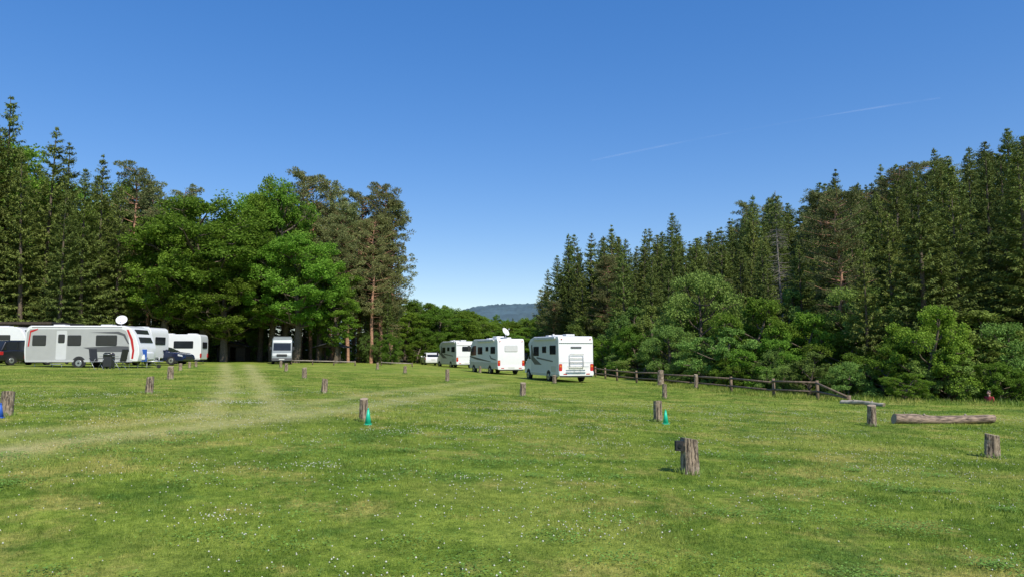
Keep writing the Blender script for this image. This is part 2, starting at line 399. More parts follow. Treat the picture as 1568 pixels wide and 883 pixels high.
for x,d,u in scatter(600,-330,590,82,116,3.9,lambda x,d,u:True):
    v=np.interp(u,sk_l[:,0],sk_l[:,1])+rng.uniform(10,70)
    h=min(26,zat(v,d)-T(x,d)); 
    if rng.random()<.8 or u>480: me=SPR[rng.integers(5)] if u<430 or rng.random()<.4 else PIN[rng.integers(3)]
    else: me=BRO[rng.integers(3)]
    plant('tree',me,x,d,h,None,fl)
for x,d,u in scatter(80,-150,600,76,88,4,lambda x,d,u: True):
    plant('shrub',SHR[rng.integers(3)],x,d,rng.uniform(1.5,4.0),rng.uniform(.25,.5),fl)

sk_r=np.array([(815,470),(828,430),(838,385),(855,372),(870,360),(900,362),(940,348),(985,358),(1030,332),(1060,345),(1080,342),(1110,345),(1150,310),(1195,305),(1225,322),(1250,300),(1280,268),(1320,285),(1360,255),(1400,250),(1450,235),(1485,235),(1520,220),(1555,202),(1600,190),(1750,150),(2200,100)],float)
fr=empty('hillside_spruce_forest')
qmin=lambda d: float(np.interp(d,[30,60,80,100],[12.0,12.0,7,3.5]))
for x,d,u in scatter(8000,828,1800,34,138,3.0,lambda x,d,u: qmin(d)<float(edge_dist(x,d))<56 and (u<1640 or d<75)):
    q=float(edge_dist(x,d)); back=float(sm((q-8)/30))
    if abs(u-1197)<20 and d<62: continue
    v=np.interp(u,sk_r[:,0],sk_r[:,1])+rng.uniform(0,1)**1.3*(110-78*back)+ (11 if rng.random()<.7 else -4)
    h=zat(v,d)-T(x,d)
    if h<6: continue
    h=min(h,27)
    me=SPR[rng.integers(5)] if rng.random()<.95 else PIN[rng.integers(3)]
    plant('tree',me,x,d,h,None,fr,wm=rng.uniform(.9,1.5) if h>12 else 1.3)
for u,v,d,k in [(870,358,104,0),(902,356,100,3),(938,344,96,1),(1032,326,86,2),(1280,260,84,1),(1360,250,80,4),(1442,226,76,0),(1556,194,60,2),(1150,300,90,0),(985,350,92,3),(1248,290,88,3)]:
    plantuv('spruce_tree',SPR[k],u,v,d)
plantuv('dead_spruce_tree',SNAG,1197,290,56)
for u,v,d,k,w in [(1078,412,52,0,120),(1150,452,46,1,110),(1000,465,62,2,90),(1030,495,50,0,90),(975,495,60,1,80),(1225,474,44,1,100),(1335,438,43,0,140),(1285,505,41,1,100),
                  (1490,472,38,2,150),(1420,490,38,1,110),(1555,490,36,0,110),(1105,498,45,2,110),(1172,515,42,1,100),(1240,535,39,2,80),(1350,520,37,1,110),(1450,530,35,2,100),(1200,440,49,2,90),
                  (1385,566,30,1,62),(905,468,86,2,80),(935,500,72,1,70),(865,480,104,0,80),(848,495,112,1,60),(1530,550,34,1,90),(1300,550,37,0,80),(1120,545,43,1,70),(1060,540,47,0,70),(985,540,56,2,70),(955,540,62,0,60),(1195,555,40,0,60),(1020,550,52,2,50)]:
    plantuv('edge_tree' if v<538 else 'bush',SHR[k],u,v,d,w)
fe=empty('forest_edge_trees')
for x,d,u in scatter(500,860,1680,34,100,3.3,lambda x,d,u: 6.5<float(edge_dist(x,d))<13.5):
    if rng.random()<.45:
        vt=rng.uniform(380,500) if u<1300 else rng.uniform(330,480); h=min(max(zat(vt,d)-T(x,d),5),15); plant('tree',SPR[rng.integers(5)],x,d,h,None,fe,wm=1.2)
    else:
        vt=rng.uniform(450,530); h=zat(vt,d)-T(x,d); h=min(max(h,3.5),9)
        plant('tree',SHR[rng.integers(3)],x,d,h,None,fe,wm=rng.uniform(.75,1.1)*(.8 if h>8 else 1))
fd=empty('distant_trees')
sk_c=np.array([(560,440),(615,452),(650,456),(700,468),(725,475),(760,480),(800,487),(830,478),(900,470)],float)
for x,d,u in scatter(600,570,890,122,240,5.3,lambda x,d,u:True):
    v=np.interp(u,sk_c[:,0],sk_c[:,1])+rng.uniform(0,12)*(1+(240-d)/90)
    h=zat(v,d)-T(x,d)
    if h<5: continue
    if u>640 and rng.random()<.8: plant('tree',(BRO+SHR)[rng.integers(6)],x,d,h,None,fd,wm=.8)
    else: plant('tree',SPR[rng.integers(5)],x,d,h,None,fd)
for u,v,d,k,w in [(640,458,104,0,70),(672,468,100,1,70),(705,473,108,0,70),(622,474,98,1,60),(655,500,94,2,50),(740,482,120,1,60),(775,490,125,0,55),(810,500,120,1,55),(690,505,100,0,60),(725,498,110,2,60),(760,505,112,0,60),(795,512,110,1,60),(830,510,112,2,60),(640,520,92,2,45)]:
    plantuv('edge_tree',(BRO[1],BRO[2],SHR[1])[k],u,v,d,w)

# ------------------------------------------------------------------ ground
xs=np.concatenate([-np.geomspace(6000,42,26)[:-1],np.arange(-42,44,.36),np.geomspace(44,6000,30)])
ys=np.concatenate([[-400,-150,-60,-25,-12],np.arange(-6,64,.36),np.geomspace(64,9000,60)])
X,Y=np.meshgrid(xs,ys); 
TR=[[(343,556),(350,580),(346,600),(325,622),(300,640)],[(380,557),(396,585),(412,610),(428,636)],
    [(-60,702),(0,690),(150,672),(300,655),(450,636),(560,622),(660,605),(760,588)],
    [(-60,672),(0,665),(150,652),(300,640),(430,626),(560,604),(660,592),(740,580)]]
TRW=[[gat(u,v)[:2] for u,v in t] for t in TR]
BX,BY,_=gat(28,688)
def wear(x,y):
    out=np.zeros(np.shape(x))
    jx=x+.12*np.sin(y*1.9+x)+.06*np.sin(y*5.1); jy=y+.12*np.sin(x*1.7+1)+.07*np.sin(x*4.3)
    for t,w,a,fade in zip(TRW,(.36,.36,.60,.42),(.64,.70,.80,.55),(0,0,1,1)):
        best=np.full(np.shape(x),1e9)
        for (x0,y0),(x1,y1) in zip(t[:-1],t[1:]):
            dx,dy=x1-x0,y1-y0; k=np.clip(((jx-x0)*dx+(jy-y0)*dy)/(dx*dx+dy*dy),0,1)
            best=np.minimum(best,np.hypot(jx-x0-k*dx,jy-y0-k*dy))
        am=a*np.exp(-(best/w)**2)
        if fade: am=am*(1-.6*sm((x+9)/10))
        out=np.maximum(out,am)
    out=np.maximum(out,1.0*np.exp(-(((x-BX)/.5)**2+((y-BY)/.3)**2)))
    return out
Z=terr(X,Y)
V=np.stack([X,Y,Z],-1).reshape(-1,3); nx,ny=len(xs),len(ys)
idx=np.arange(nx*ny).reshape(ny,nx)
Q=np.stack([idx[:-1,:-1],idx[:-1,1:],idx[1:,1:],idx[1:,:-1]],-1).reshape(-1,4)
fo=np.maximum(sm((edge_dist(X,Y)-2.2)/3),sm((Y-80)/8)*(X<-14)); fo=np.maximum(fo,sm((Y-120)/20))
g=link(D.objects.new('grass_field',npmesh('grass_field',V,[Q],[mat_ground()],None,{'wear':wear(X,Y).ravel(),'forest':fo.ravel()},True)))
def ring(r1,r2,dens,h,w,hw=.74):
    n=int(hw*(r2*r2-r1*r1)*dens)
    r=np.sqrt(rng.uniform(r1*r1,r2*r2,n)); a=rng.uniform(-hw,hw,n)
    x=r*np.sin(a); y=r*np.cos(a)
    ok=edge_dist(x,y)<3; x=x[ok]; y=y[ok]; n=len(x)
    pat=.75+.25*np.sin(x*1.3+1.7*np.sin(y*.9))*np.sin(y*1.1+1.3*np.sin(x*.7+2))+.25*np.sin(x*4.1+y*2.3)*np.sin(y*3.7-x*1.9)
    wv=wear(x,y); q=edge_dist(x,y)
    hh=h*rng.uniform(.45,1.25,n)*np.clip(pat,.4,1.3)*(1-.6*wv)*(1+3.5*sm((q+.6)/1.5))
    az=rng.uniform(0,6.283,n); ww=w*rng.uniform(.6,1.3,n)
    la=rng.uniform(0,6.283,n); ll=hh*rng.uniform(.1,.9,n)
    z=terr(x,y)
    b=np.stack([x,y,z-.003],1); sd=np.stack([np.cos(az),np.sin(az),0*az],1)*ww[:,None]*.5
    tip=b+np.stack([np.cos(la)*ll,np.sin(la)*ll,hh],1)
    V=np.stack([b-sd,b+sd,tip],1).reshape(-1,3)
    return V,np.repeat(wv,3),np.repeat(rng.random(n),3)
rs=[ring(3.6,9,3600,.042,.0045),ring(9,15,1500,.045,.008),ring(15,25,520,.05,.014),ring(25,46,120,.055,.025)]
V=np.concatenate([r[0] for r in rs]); tri=np.arange(len(V)).reshape(-1,3)
link(D.objects.new('grass',npmesh('grass',V,[tri],[mat_blade()],None,{'wear':np.concatenate([r[1] for r in rs]),'rnd':np.concatenate([r[2] for r in rs])})))
def clover():
    pts=[]
    for _ in range(230):
        r=math.sqrt(rng.uniform(16,26**2)); a=rng.uniform(-.72,.72); cx,cy=r*math.sin(a),r*math.cos(a)
        n=int(rng.uniform(4,60)); s=rng.uniform(.15,.8)
        p=np.stack([rng.normal(cx,s*1.4,n),rng.normal(cy,s,n)],1); pts.append(p)
    r=np.sqrt(rng.uniform(14,400,900)); a=rng.uniform(-.74,.74,900); pts.append(np.stack([r*np.sin(a),r*np.cos(a)],1))
    p=np.concatenate(pts); p=p[(edge_dist(p[:,0],p[:,1])<0)&(p[:,1]>3.2)]
    n=len(p); z=terr(p[:,0],p[:,1])+rng.uniform(.025,.05,n)
    s=rng.uniform(.006,.010,n)
    o=np.array([(1,0,0),(0,1,0),(-1,0,0),(0,-1,0),(0,0,1),(0,0,-1)],float)
    V=(np.concatenate([p,z[:,None]],1)[:,None,:]+o[None]*s[:,None,None]).reshape(-1,3)
    f=np.array([(0,1,4),(1,2,4),(2,3,4),(3,0,4),(1,0,5),(2,1,5),(3,2,5),(0,3,5)])
    Fq=(np.arange(n)[:,None,None]*6+f[None]).reshape(-1,3)
    link(D.objects.new('clover_flowers',npmesh('clover_flowers',V,[Fq],[simple('clover_white',(.55,.55,.45),.8,0,.2,20)],None,None,True)))
    A=Acc(); 
    for _ in range(170):
        r=math.sqrt(rng.uniform(14,13**2)); a=rng.uniform(-.74,.74); cx,cy=r*math.sin(a),r*math.cos(a)
        n=int(rng.uniform(60,420)); s=rng.uniform(.08,.4)
        x=rng.normal(cx,s,n); y=rng.normal(cy,s*.8,n); z=terr(x,y)+rng.uniform(.012,.045,n)
        az=rng.uniform(0,6.28,n); L=rng.uniform(.012,.026,n)
        A.kites(np.stack([x,y,z],1),np.stack([np.cos(az),np.sin(az),rng.normal(.1,.25,n)],1),np.tile([0,0,1.],(n,1))+rv(n)*.2,L,L*.95,0)
    link(D.objects.new('clover_leaves',A.mesh('clover_leaves',[leafmat('clover_leaf',(.11,.23,.035),(.19,.33,.06),.2)])))
clover()

hx=np.linspace(-900,1100,420); hy=np.linspace(1150,2200,50); HX,HY=np.meshgrid(hx,hy)
sy=np.sin(np.clip((HY-1150)/1050,0,1)*math.pi)**.8
HZ=75*np.exp(-(np.abs(HX+10)/170)**3.2)*sy+50*np.exp(-((HX-230)/300)**2)*sy+42*np.exp(-((HX+330)/300)**2)*sy
HZ=HZ+rng.normal(0,1.5,HX.shape)-3
idx=np.arange(HX.size).reshape(HX.shape)
Q=np.stack([idx[:-1,:-1],idx[:-1,1:],idx[1:,1:],idx[1:,:-1]],-1).reshape(-1,4)
link(D.objects.new('distant_hill',npmesh('distant_hill',np.stack([HX,HY,HZ],-1).reshape(-1,3),[Q],[simple('distant_forest',(.060,.105,.125),.95,0,.2,.02)])))  # bluish air haze is mixed into the forest base colour

# ------------------------------------------------------------------ solid helpers
def bev(o,b,seg=2):
    if b>0:
        m=o.modifiers.new('bevel','BEVEL'); m.width=b; m.segments=seg; m.limit_method='ANGLE'; m.angle_limit=math.radians(35)
        for p in o.data.polygons: p.use_smooth=True
        w=o.modifiers.new('wn','WEIGHTED_NORMAL'); w.keep_sharp=True
def box(name,par,c,s,mat,b=0,rot=None):
    hx,hy,hz=[k/2 for k in s]
    V=[(x,y,z) for x in(-hx,hx) for y in(-hy,hy) for z in(-hz,hz)]
    Fc=[(0,1,3,2),(4,6,7,5),(0,4,5,1),(2,3,7,6),(0,2,6,4),(1,5,7,3)]
    me=D.meshes.new(name); me.from_pydata(V,[],Fc); me.materials.append(M[mat]); o=D.objects.new(name,me); link(o,par); o.location=c
    if rot: o.rotation_euler=rot
    bev(o,b); return o
def fixn(me):
    bm=bmesh.new(); bm.from_mesh(me); bmesh.ops.recalc_face_normals(bm,faces=bm.faces); bm.to_mesh(me); bm.free()
def prof(name,par,pts,a,b_,mat,bv=0,axis='y'):
    n=len(pts)
    if axis=='y': V=[(x,a,z) for x,z in pts]+[(x,b_,z) for x,z in pts]
    elif axis=='x': V=[(a,y,z) for y,z in pts]+[(b_,y,z) for y,z in pts]
    else: V=[(x,y,a) for x,y in pts]+[(x,y,b_) for x,y in pts]
    Fc=[tuple(range(n)),tuple(range(2*n-1,n-1,-1))]+[(i,i+n,(i+1)%n+n,(i+1)%n) for i in range(n)]
    me=D.meshes.new(name); me.from_pydata(V,[],Fc); me.materials.append(M[mat]); fixn(me)
    o=D.objects.new(name,me); link(o,par); bev(o,bv); return o
def rr(x0,z0,x1,z1,r=.06,k=4):
    P=[]
    for cx,cz,a0 in((x1-r,z1-r,0),(x0+r,z1-r,90),(x0+r,z0+r,180),(x1-r,z0+r,270)):
        for i in range(k+1):
            a=math.radians(a0+90*i/k); P.append((cx+r*math.cos(a),cz+r*math.sin(a)))
    return P
def cyl(name,par,p0,p1,r0,r1,mat,k=16,bv=0):
    A=Acc(); A.tube([p0,p1],[r0,r1],0,k); V=A.V[0]; Q=[tuple(q) for q in A.Q[0]]+[tuple(range(k)),tuple(range(2*k-1,k-1,-1))]
    me=D.meshes.new(name); me.from_pydata([tuple(v) for v in V],[],Q); me.materials.append(M[mat]); fixn(me)
    for p in me.polygons: p.use_smooth=len(p.vertices)==4
    o=D.objects.new(name,me); link(o,par); bev(o,bv); return o
def wheel(par,x,w,r=.33):
    for s in(-1,1):
        prof('wheel_arch',par,[(x+(r+.09)*math.cos(a),max(.0,r+(r+.09)*math.sin(a))) for a in np.linspace(-.35,math.pi+.35,18)],s*(w/2-.02),s*(w/2+.006),'frame')
        cyl('tyre',par,(x,s*(w/2-.2),r),(x,s*(w/2+.02),r),r,r,'tire',24)
        cyl('rim',par,(x,s*(w/2+.0),r),(x,s*(w/2+.035),r),r*.62,r*.56,'rim',14)
        cyl('hub',par,(x,s*(w/2+.03),r),(x,s*(w/2+.05),r),r*.2,r*.18,'frame',10)
def win(par,w,x0,z0,x1,z1,sides=(-1,1),r=.07):
    for s in sides:
        prof('window_frame',par,rr(x0-.035,z0-.035,x1+.035,z1+.035,r),s*(w/2-.01),s*(w/2+.012),'frame')
        prof('window',par,rr(x0,z0,x1,z1,r),s*(w/2+.005),s*(w/2+.022),'glass')
def decal(par,w,pts,mat,sides=(-1,1),t=.006):
    for s in sides: prof('side_decal',par,pts,s*(w/2-.004),s*(w/2+t),mat)
def dish(par,x,y,z,r=.42,az=0):
    cyl('dish_mast',par,(x,y,z),(x,y,z+.35),.035,.03,'lgrey',8)
    A=Acc(); e=.55; n=np.array([math.cos(az)*math.cos(e),math.sin(az)*math.cos(e),math.sin(e)]); c=np.array([x,y,z+.3+r*.8])
    A.tube([c-n*.11,c-n*.08,c,c+n*.01],[.02,r*.6,r,r*1.02],0,20)
    A.tube([c-n*.108,c-n*.075,c+n*.008],[.01,r*.58,r*.98],0,20)
    o=link(D.objects.new('satellite_dish_bowl',A.mesh('bowl',[M['white']])),par)
    for p in o.data.polygons:p.use_smooth=True
    f=c+n*.42; cyl('lnb_arm',par,tuple(c-n*.1+np.array([0,0,-r*.9])),tuple(f),.015,.015,'lgrey',6); cyl('lnb',par,tuple(f),tuple(f-n*.1),.04,.035,'lgrey',8)
def rear_motor(par,w,H):
    for s in(-1,1):
        prof('tail_light_housing',par,rr(s*w/2-(.22 if s>0 else -.02),.72,s*w/2+(-.02 if s>0 else .22),1.15,.05),-.03,.02,'red',0,'x')
        prof('tail_light_amber',par,rr(s*w/2-(.18 if s>0 else -.06),.95,s*w/2+(-.06 if s>0 else .18),1.06,.03),-.04,.0,'orange',0,'x')
        cyl('marker_lamp',par,(-.02,s*(w/2-.2),H-.14),(.02,s*(w/2-.2),H-.14),.04,.04,'red',8)
        prof('red_reflector',par,rr(s*.75-.12,.50,s*.75+.12,.56,.01),-.09,-.05,'red',0,'x')
    prof('rear_bumper',par,rr(-w/2+.01,.42,w/2-.01,.70,.08),-.08,.15,'white',.02,'x')
    prof('number_plate',par,rr(-.26,.52,.26,.63,.01),-.09,-.05,'yellow',0,'x')
    prof('bumper_lower',par,rr(-w/2+.12,.34,w/2-.12,.44,.03),-.05,.1,'frame',0,'x')
def bikerack(par):
    for s in(-.45,.45): cyl('rack_rail',par,(-.10,s,.95),(-.10,s,1.75),.022,.022,'grey',8)
    for z in(.97,1.25,1.5,1.75): cyl('rack_bar',par,(-.10,-.45,z),(-.10,.45,z),.02,.02,'grey',8)
    for y in(-.3,.1): cyl('rack_arm',par,(-.1,y,1.0),(-.42,y,.98),.015,.015,'metal',6)
    for x in(-.22,-.40): box('rack_tray',par,(x,0,.98),(.08,1.3,.03),'metal')
def base_semi(name,x,y,a,decmat='dgrey',rack=False,dishes=None,L=7.0,w=2.3):
    e=empty(name,(x,y,T(x,y)),math.radians(90)+a)
    prof('living_box',e,[(0,.5),(-.02,1.2),(.02,2.6),(.14,2.84),(4.6,2.88),(5.35,2.72),(5.75,2.42),(5.45,1.9),(5.2,1.3),(5.2,.5)],-w/2,w/2,'white',.05)
    prof('cab',e,[(5.1,.42),(5.1,2.2),(5.55,2.2),(6.2,1.5),(6.75,1.22),(6.95,.95),(6.98,.42)],-1.0,1.0,'white',.08)
    prof('windscreen',e,[(5.60,2.22),(6.22,1.53),(6.18,1.50),(5.55,2.18)],-.86,.86,'glass')
    for s in(-1,1):
        prof('cab_window',e,[(5.25,1.42),(5.25,2.02),(5.55,2.02),(6.0,1.5),(6.0,1.42)],s*.99,s*1.012,'glass')
        cyl('mirror_arm',e,(5.95,s*1.0,1.45),(5.98,s*1.18,1.5),.02,.02,'frame',6); box('mirror',e,(5.98,s*1.24,1.6),(.1,.2,.38),'frame',.03)
        box('skirt',e,(2.6,s*(w/2-.015),.46),(5.1,.05,.16),'grey')
        prof('side_shade_panel',e,[(.05,.56),(.05,2.62),(4.6,2.66),(5.2,2.5),(5.15,.56)],s*(w/2-.004),s*(w/2+.003),'lgrey')  # grey sheet over the white body, painted shade of the side
        prof('awning_case',e,rr(.5,2.66,4.5,2.8,.05),s*(w/2-.01),s*(w/2+.09),'lgrey')
        prof('headlight',e,[(6.6,.95),(6.62,1.16),(6.9,.98),(6.9,.88)],s*.9,s*1.006,'lamp')
    win(e,w,.5,1.75,1.5,2.25); win(e,w,3.6,1.65,4.6,2.2); 
    prof('entrance_door',e,rr(2.2,.62,2.85,2.5,.06),-(w/2-.01),-(w/2+.012),'lgrey'); win(e,w+.03,2.35,1.7,2.7,2.2,(-1,))
    win(e,w,2.2,1.85,2.9,2.2,(1,))
    decal(e,w,[(3.0,1.05),(4.6,1.55),(4.9,2.35),(5.12,2.35),(5.1,1.4),(4.4,1.05)],decmat,t=.008)
    decal(e,w,[(1.0,1.25),(4.0,1.45),(4.0,1.55),(1.0,1.33)],'dgrey',t=.010)
    prof('service_hatch',e,rr(.5,.65,1.3,1.0,.04),w/2-.01,w/2+.01,'grey')
    wheel(e,1.75,w); wheel(e,6.1,2.02)
    rear_motor(e,w,2.8)
    if not rack: prof('rear_window',e,rr(-.5,1.8,.5,2.3,.08),-.035,.02,'glass',0,'x')
    prof('rear_panel_line',e,[(-w/2+.05,2.42),(w/2-.05,2.42),(w/2-.05,2.45),(-w/2+.05,2.45)],-.03,.02,'grey',0,'x')
    prof('rear_panel_line',e,[(-w/2+.05,1.22),(w/2-.05,1.22),(w/2-.05,1.24),(-w/2+.05,1.24)],-.034,.02,'grey',0,'x')
    prof('rear_lettering',e,rr(-.35,2.1,.35,2.2,.02),-.032,.02,'dgrey',0,'x')
    for xx in(1.2,3.2,4.3): box('roof_hatch',e,(xx,0,2.93),(.6,.6,.12),'lgrey',.03)
    cyl('roof_vent',e,(2.3,.6,2.85),(2.3,.6,3.02),.07,.07,'lgrey',10)
    if rack: bikerack(e)
    if dishes: dish(e,*dishes)
    return e
def rear_at(u,d,a,w=2.3):
    x=(u-CX)/F*d; return x+w/2*math.cos(a),d+w/2*math.sin(a)
a=math.radians(17.5); x,y=rear_at(855,44,a); base_semi('motorhome',x,y,a,'dgrey',True)
def integrated(name,x,y,a,w=2.3):
    e=empty(name,(x,y,T(x,y)),math.radians(90)+a)
    prof('body',e,[(0,.45),(-.03,1.3),(.03,2.62),(.16,2.86),(5.9,2.88),(6.4,2.72),(6.75,2.35),(7.0,1.6),(7.15,1.1),(7.12,.42)],-w/2,w/2,'white',.06)
    prof('windscreen',e,[(6.50,2.66),(6.78,2.33),(7.03,1.55),(6.97,1.52),(6.70,2.33),(6.4,2.62)],-1.0,1.0,'glass')
    for s in(-1,1):
        prof('cab_side_window',e,[(5.3,1.55),(5.3,2.35),(6.1,2.35),(6.55,2.1),(6.75,1.6),(6.6,1.5)],s*(w/2-.01),s*(w/2+.016),'glass')
        prof('grey_lower_panel',e,[(.05,.5),(.05,.98),(7.05,.98),(7.05,.5)],s*(w/2-.004),s*(w/2+.004),'grey')
        box('mirror',e,(6.7,s*(w/2+.2),2.1),(.12,.2,.5),'frame',.03); cyl('mirror_arm',e,(6.55,s*w/2,2.45),(6.7,s*(w/2+.18),2.3),.02,.02,'frame',6)
        prof('awning_case',e,rr(.8,2.66,4.8,2.79,.05),s*(w/2-.01),s*(w/2+.09),'lgrey')
        prof('headlight',e,rr(6.75,.85,7.1,1.12,.05),s*(w/2-.06),s*(w/2+.005),'lamp')
    win(e,w,.6,1.7,1.6,2.2); win(e,w,3.7,1.65,4.8,2.2); win(e,w,2.2,1.9,2.8,2.2,(1,))
    prof('entrance_door',e,rr(2.3,.6,2.95,2.5,.06),-(w/2-.01),-(w/2+.012),'lgrey')
    decal(e,w,[(1.6,1.05),(5.2,1.35),(7.0,1.5),(7.0,1.4),(5.2,1.18),(1.6,1.0)],'dgrey',t=.009)
    decal(e,w,[(.4,1.15),(1.6,1.25),(1.9,1.55),(1.75,1.55),(1.45,1.35),(.4,1.22)],'dgrey',t=.009)
    wheel(e,1.8,w); wheel(e,5.9,w)
    rear_motor(e,w,2.8)
    prof('rear_window',e,rr(-.55,1.85,.55,2.35,.08),-.045,.02,'lgrey',0,'x')
    for xx in(1.2,4.6): box('roof_hatch',e,(xx,0,2.93),(.7,.7,.12),'lgrey',.03)
    box('air_conditioner',e,(2.9,0,3.0),(1.0,.7,.22),'white',.06)
    dish(e,.8,.15,2.86,.36,math.radians(-150)); return e
a=math.radians(21.5); x,y=rear_at(762,57,a); integrated('motorhome',x,y,a)
a=math.radians(24); x,y=rear_at(699,76,a); base_semi('motorhome',x,y,a,'dgrey',False)

def caravan(name,x,y,z,rz,L=6.9,w=2.3,dec=True,d=None,body='lgrey',wins=((.5,1.25),(2.6,3.35),(4.3,5.5)),door=1.9,sc=1):
    e=empty(name,(x,y,z),rz); e.scale=(1,1,sc); k=L/6.9; s_=lambda p:[(a*k,b) for a,b in p]
    prof('body',e,s_([(.05,.42),(-.02,1.1),(.0,2.15),(.10,2.5),(.3,2.62),(5.9,2.62),(6.3,2.48),(6.6,2.05),(6.85,1.35),(6.9,.9),(6.8,.42)]),-w/2,w/2,'white',.05)
    for s in(-1,1):
        prof('side_panel',e,s_([(.12,.5),(.08,1.2),(.12,2.2),(.3,2.42),(5.75,2.42),(6.05,2.32),(6.2,2.0),(6.3,1.3),(6.35,.5)]),s*(w/2-.004),s*(w/2+.005),body)
        prof('side_skirt',e,s_([(.1,.40),(.1,.52),(6.5,.52),(6.5,.40)]),s*(w/2-.002),s*(w/2+.012),'grey')
        if dec:
            prof('side_decal',e,s_([(3.5,1.28),(4.4,1.02),(6.3,1.02),(6.25,1.35),(5.6,1.38)]),s*(w/2-.002),s*(w/2+.009),'dgrey')
            prof('side_decal',e,s_([(3.9,2.2),(5.6,2.26),(6.0,2.1),(6.28,1.5),(6.2,1.5),(5.9,2.0),(5.5,2.12)]),s*(w/2-.002),s*(w/2+.009),'dgrey')
            prof('red_stripe',e,s_([(6.08,2.38),(6.20,2.38),(6.48,1.8),(6.60,1.1),(6.55,.6),(6.44,.6),(6.48,1.1),(6.34,1.75)]),s*(w/2-.002),s*(w/2+.012),'red')
            prof('red_stripe',e,s_([(.2,1.35),(.28,1.35),(.36,2.2),(.75,2.36),(.75,2.44),(.3,2.32)]),s*(w/2-.002),s*(w/2+.012),'red')
            prof('roof_line',e,s_([(.4,2.50),(5.8,2.50),(5.8,2.53),(.4,2.53)]),s*(w/2-.002),s*(w/2+.015),'dgrey')
    wheel(e,3.3*k,w,.33)
    for a0,a1 in wins: win(e,w+.01,a0*k,1.42,a1*k,2.0)
    if door: 
        for s in (-1,):
            prof('entrance_door',e,rr(door*k,.55,(door+.62)*k,2.3,.06),s*(w/2),s*(w/2+.016),'lgrey'); win(e,w+.05,(door+.15)*k,1.6,(door+.47)*k,2.05,(s,))
            box('door_step',e,((door+.3)*k,s*(w/2+.3),.28),(.6,.35,.05),'metal'); 
            for q in(-.27,.27): cyl('step_leg',e,((door+.3)*k+q,s*(w/2+.3),.0),((door+.3)*k+q,s*(w/2+.3),.27),.015,.015,'metal',6)
    prof('rear_window',e,rr(-.65,1.4,.65,1.95,.08),-.04,.03,'glass',0,'x')
    prof('front_window',e,[(6.36*k,2.38),(6.42*k,2.4),(6.80*k,1.6),(6.74*k,1.55)],-.8,.8,'glass')
    for s in(-1,1): prof('tail_light',e,rr(s*.95-.12,.6,s*.95+.12,.95,.04),-.03,.05,'red',0,'x')
    for s in(-1,1): cyl('drawbar',e,(6.6*k,s*.45,.42),(6.6*k+1.25,0,.42),.04,.04,'metal',8)
    cyl('jockey_wheel_post',e,(6.6*k+1.0,0,.1),(6.6*k+1.0,0,.75),.025,.025,'metal',8); cyl('jockey_wheel',e,(6.6*k+1.0,-.05,.11),(6.6*k+1.0,.05,.11),.11,.11,'tire',14)
    box('gas_locker',e,(6.75*k,0,.75),(.5,1.3,.5),'white',.08)
    for xx in(1.5*k,4.4*k): box('roof_hatch',e,(xx,0,2.66),(.7,.6,.12),'lgrey',.03)
    for xx in(.5*k,6.2*k):
        for s in(-1,1): cyl('corner_steady',e,(xx,s*.8,.42),(xx,s*.9,.0),.025,.02,'metal',6)
    if d: dish(e,*d)
    return e
cx=lambda u,d:(u-CX)/F*d
caravan('caravan',cx(38,44),45.2,T(cx(38,44),45.2)-.1,math.radians(1.5),6.95,body='cgrey')
caravan('caravan',-25.6,52.4,T(-25.6,52)+.1,math.radians(180-4),6.3,2.3,False,(3.0,0,2.62,.38,math.radians(110)),'white',((.5,1.7),(2.9,3.7),(4.7,5.6)),None)
caravan('caravan',-25.3,59.3,T(-25.3,59),math.radians(180+8),4.3,2.1,False,None,'white',((1.0,3.3),(4.3,5.5)),None,.92)
caravan('caravan',cx(-50,52)-2,53,T(cx(-50,52),53),math.radians(3),6.3,2.3,False,None,'white',((.6,1.5),(2.6,3.4),(4.5,5.5)),1.9)

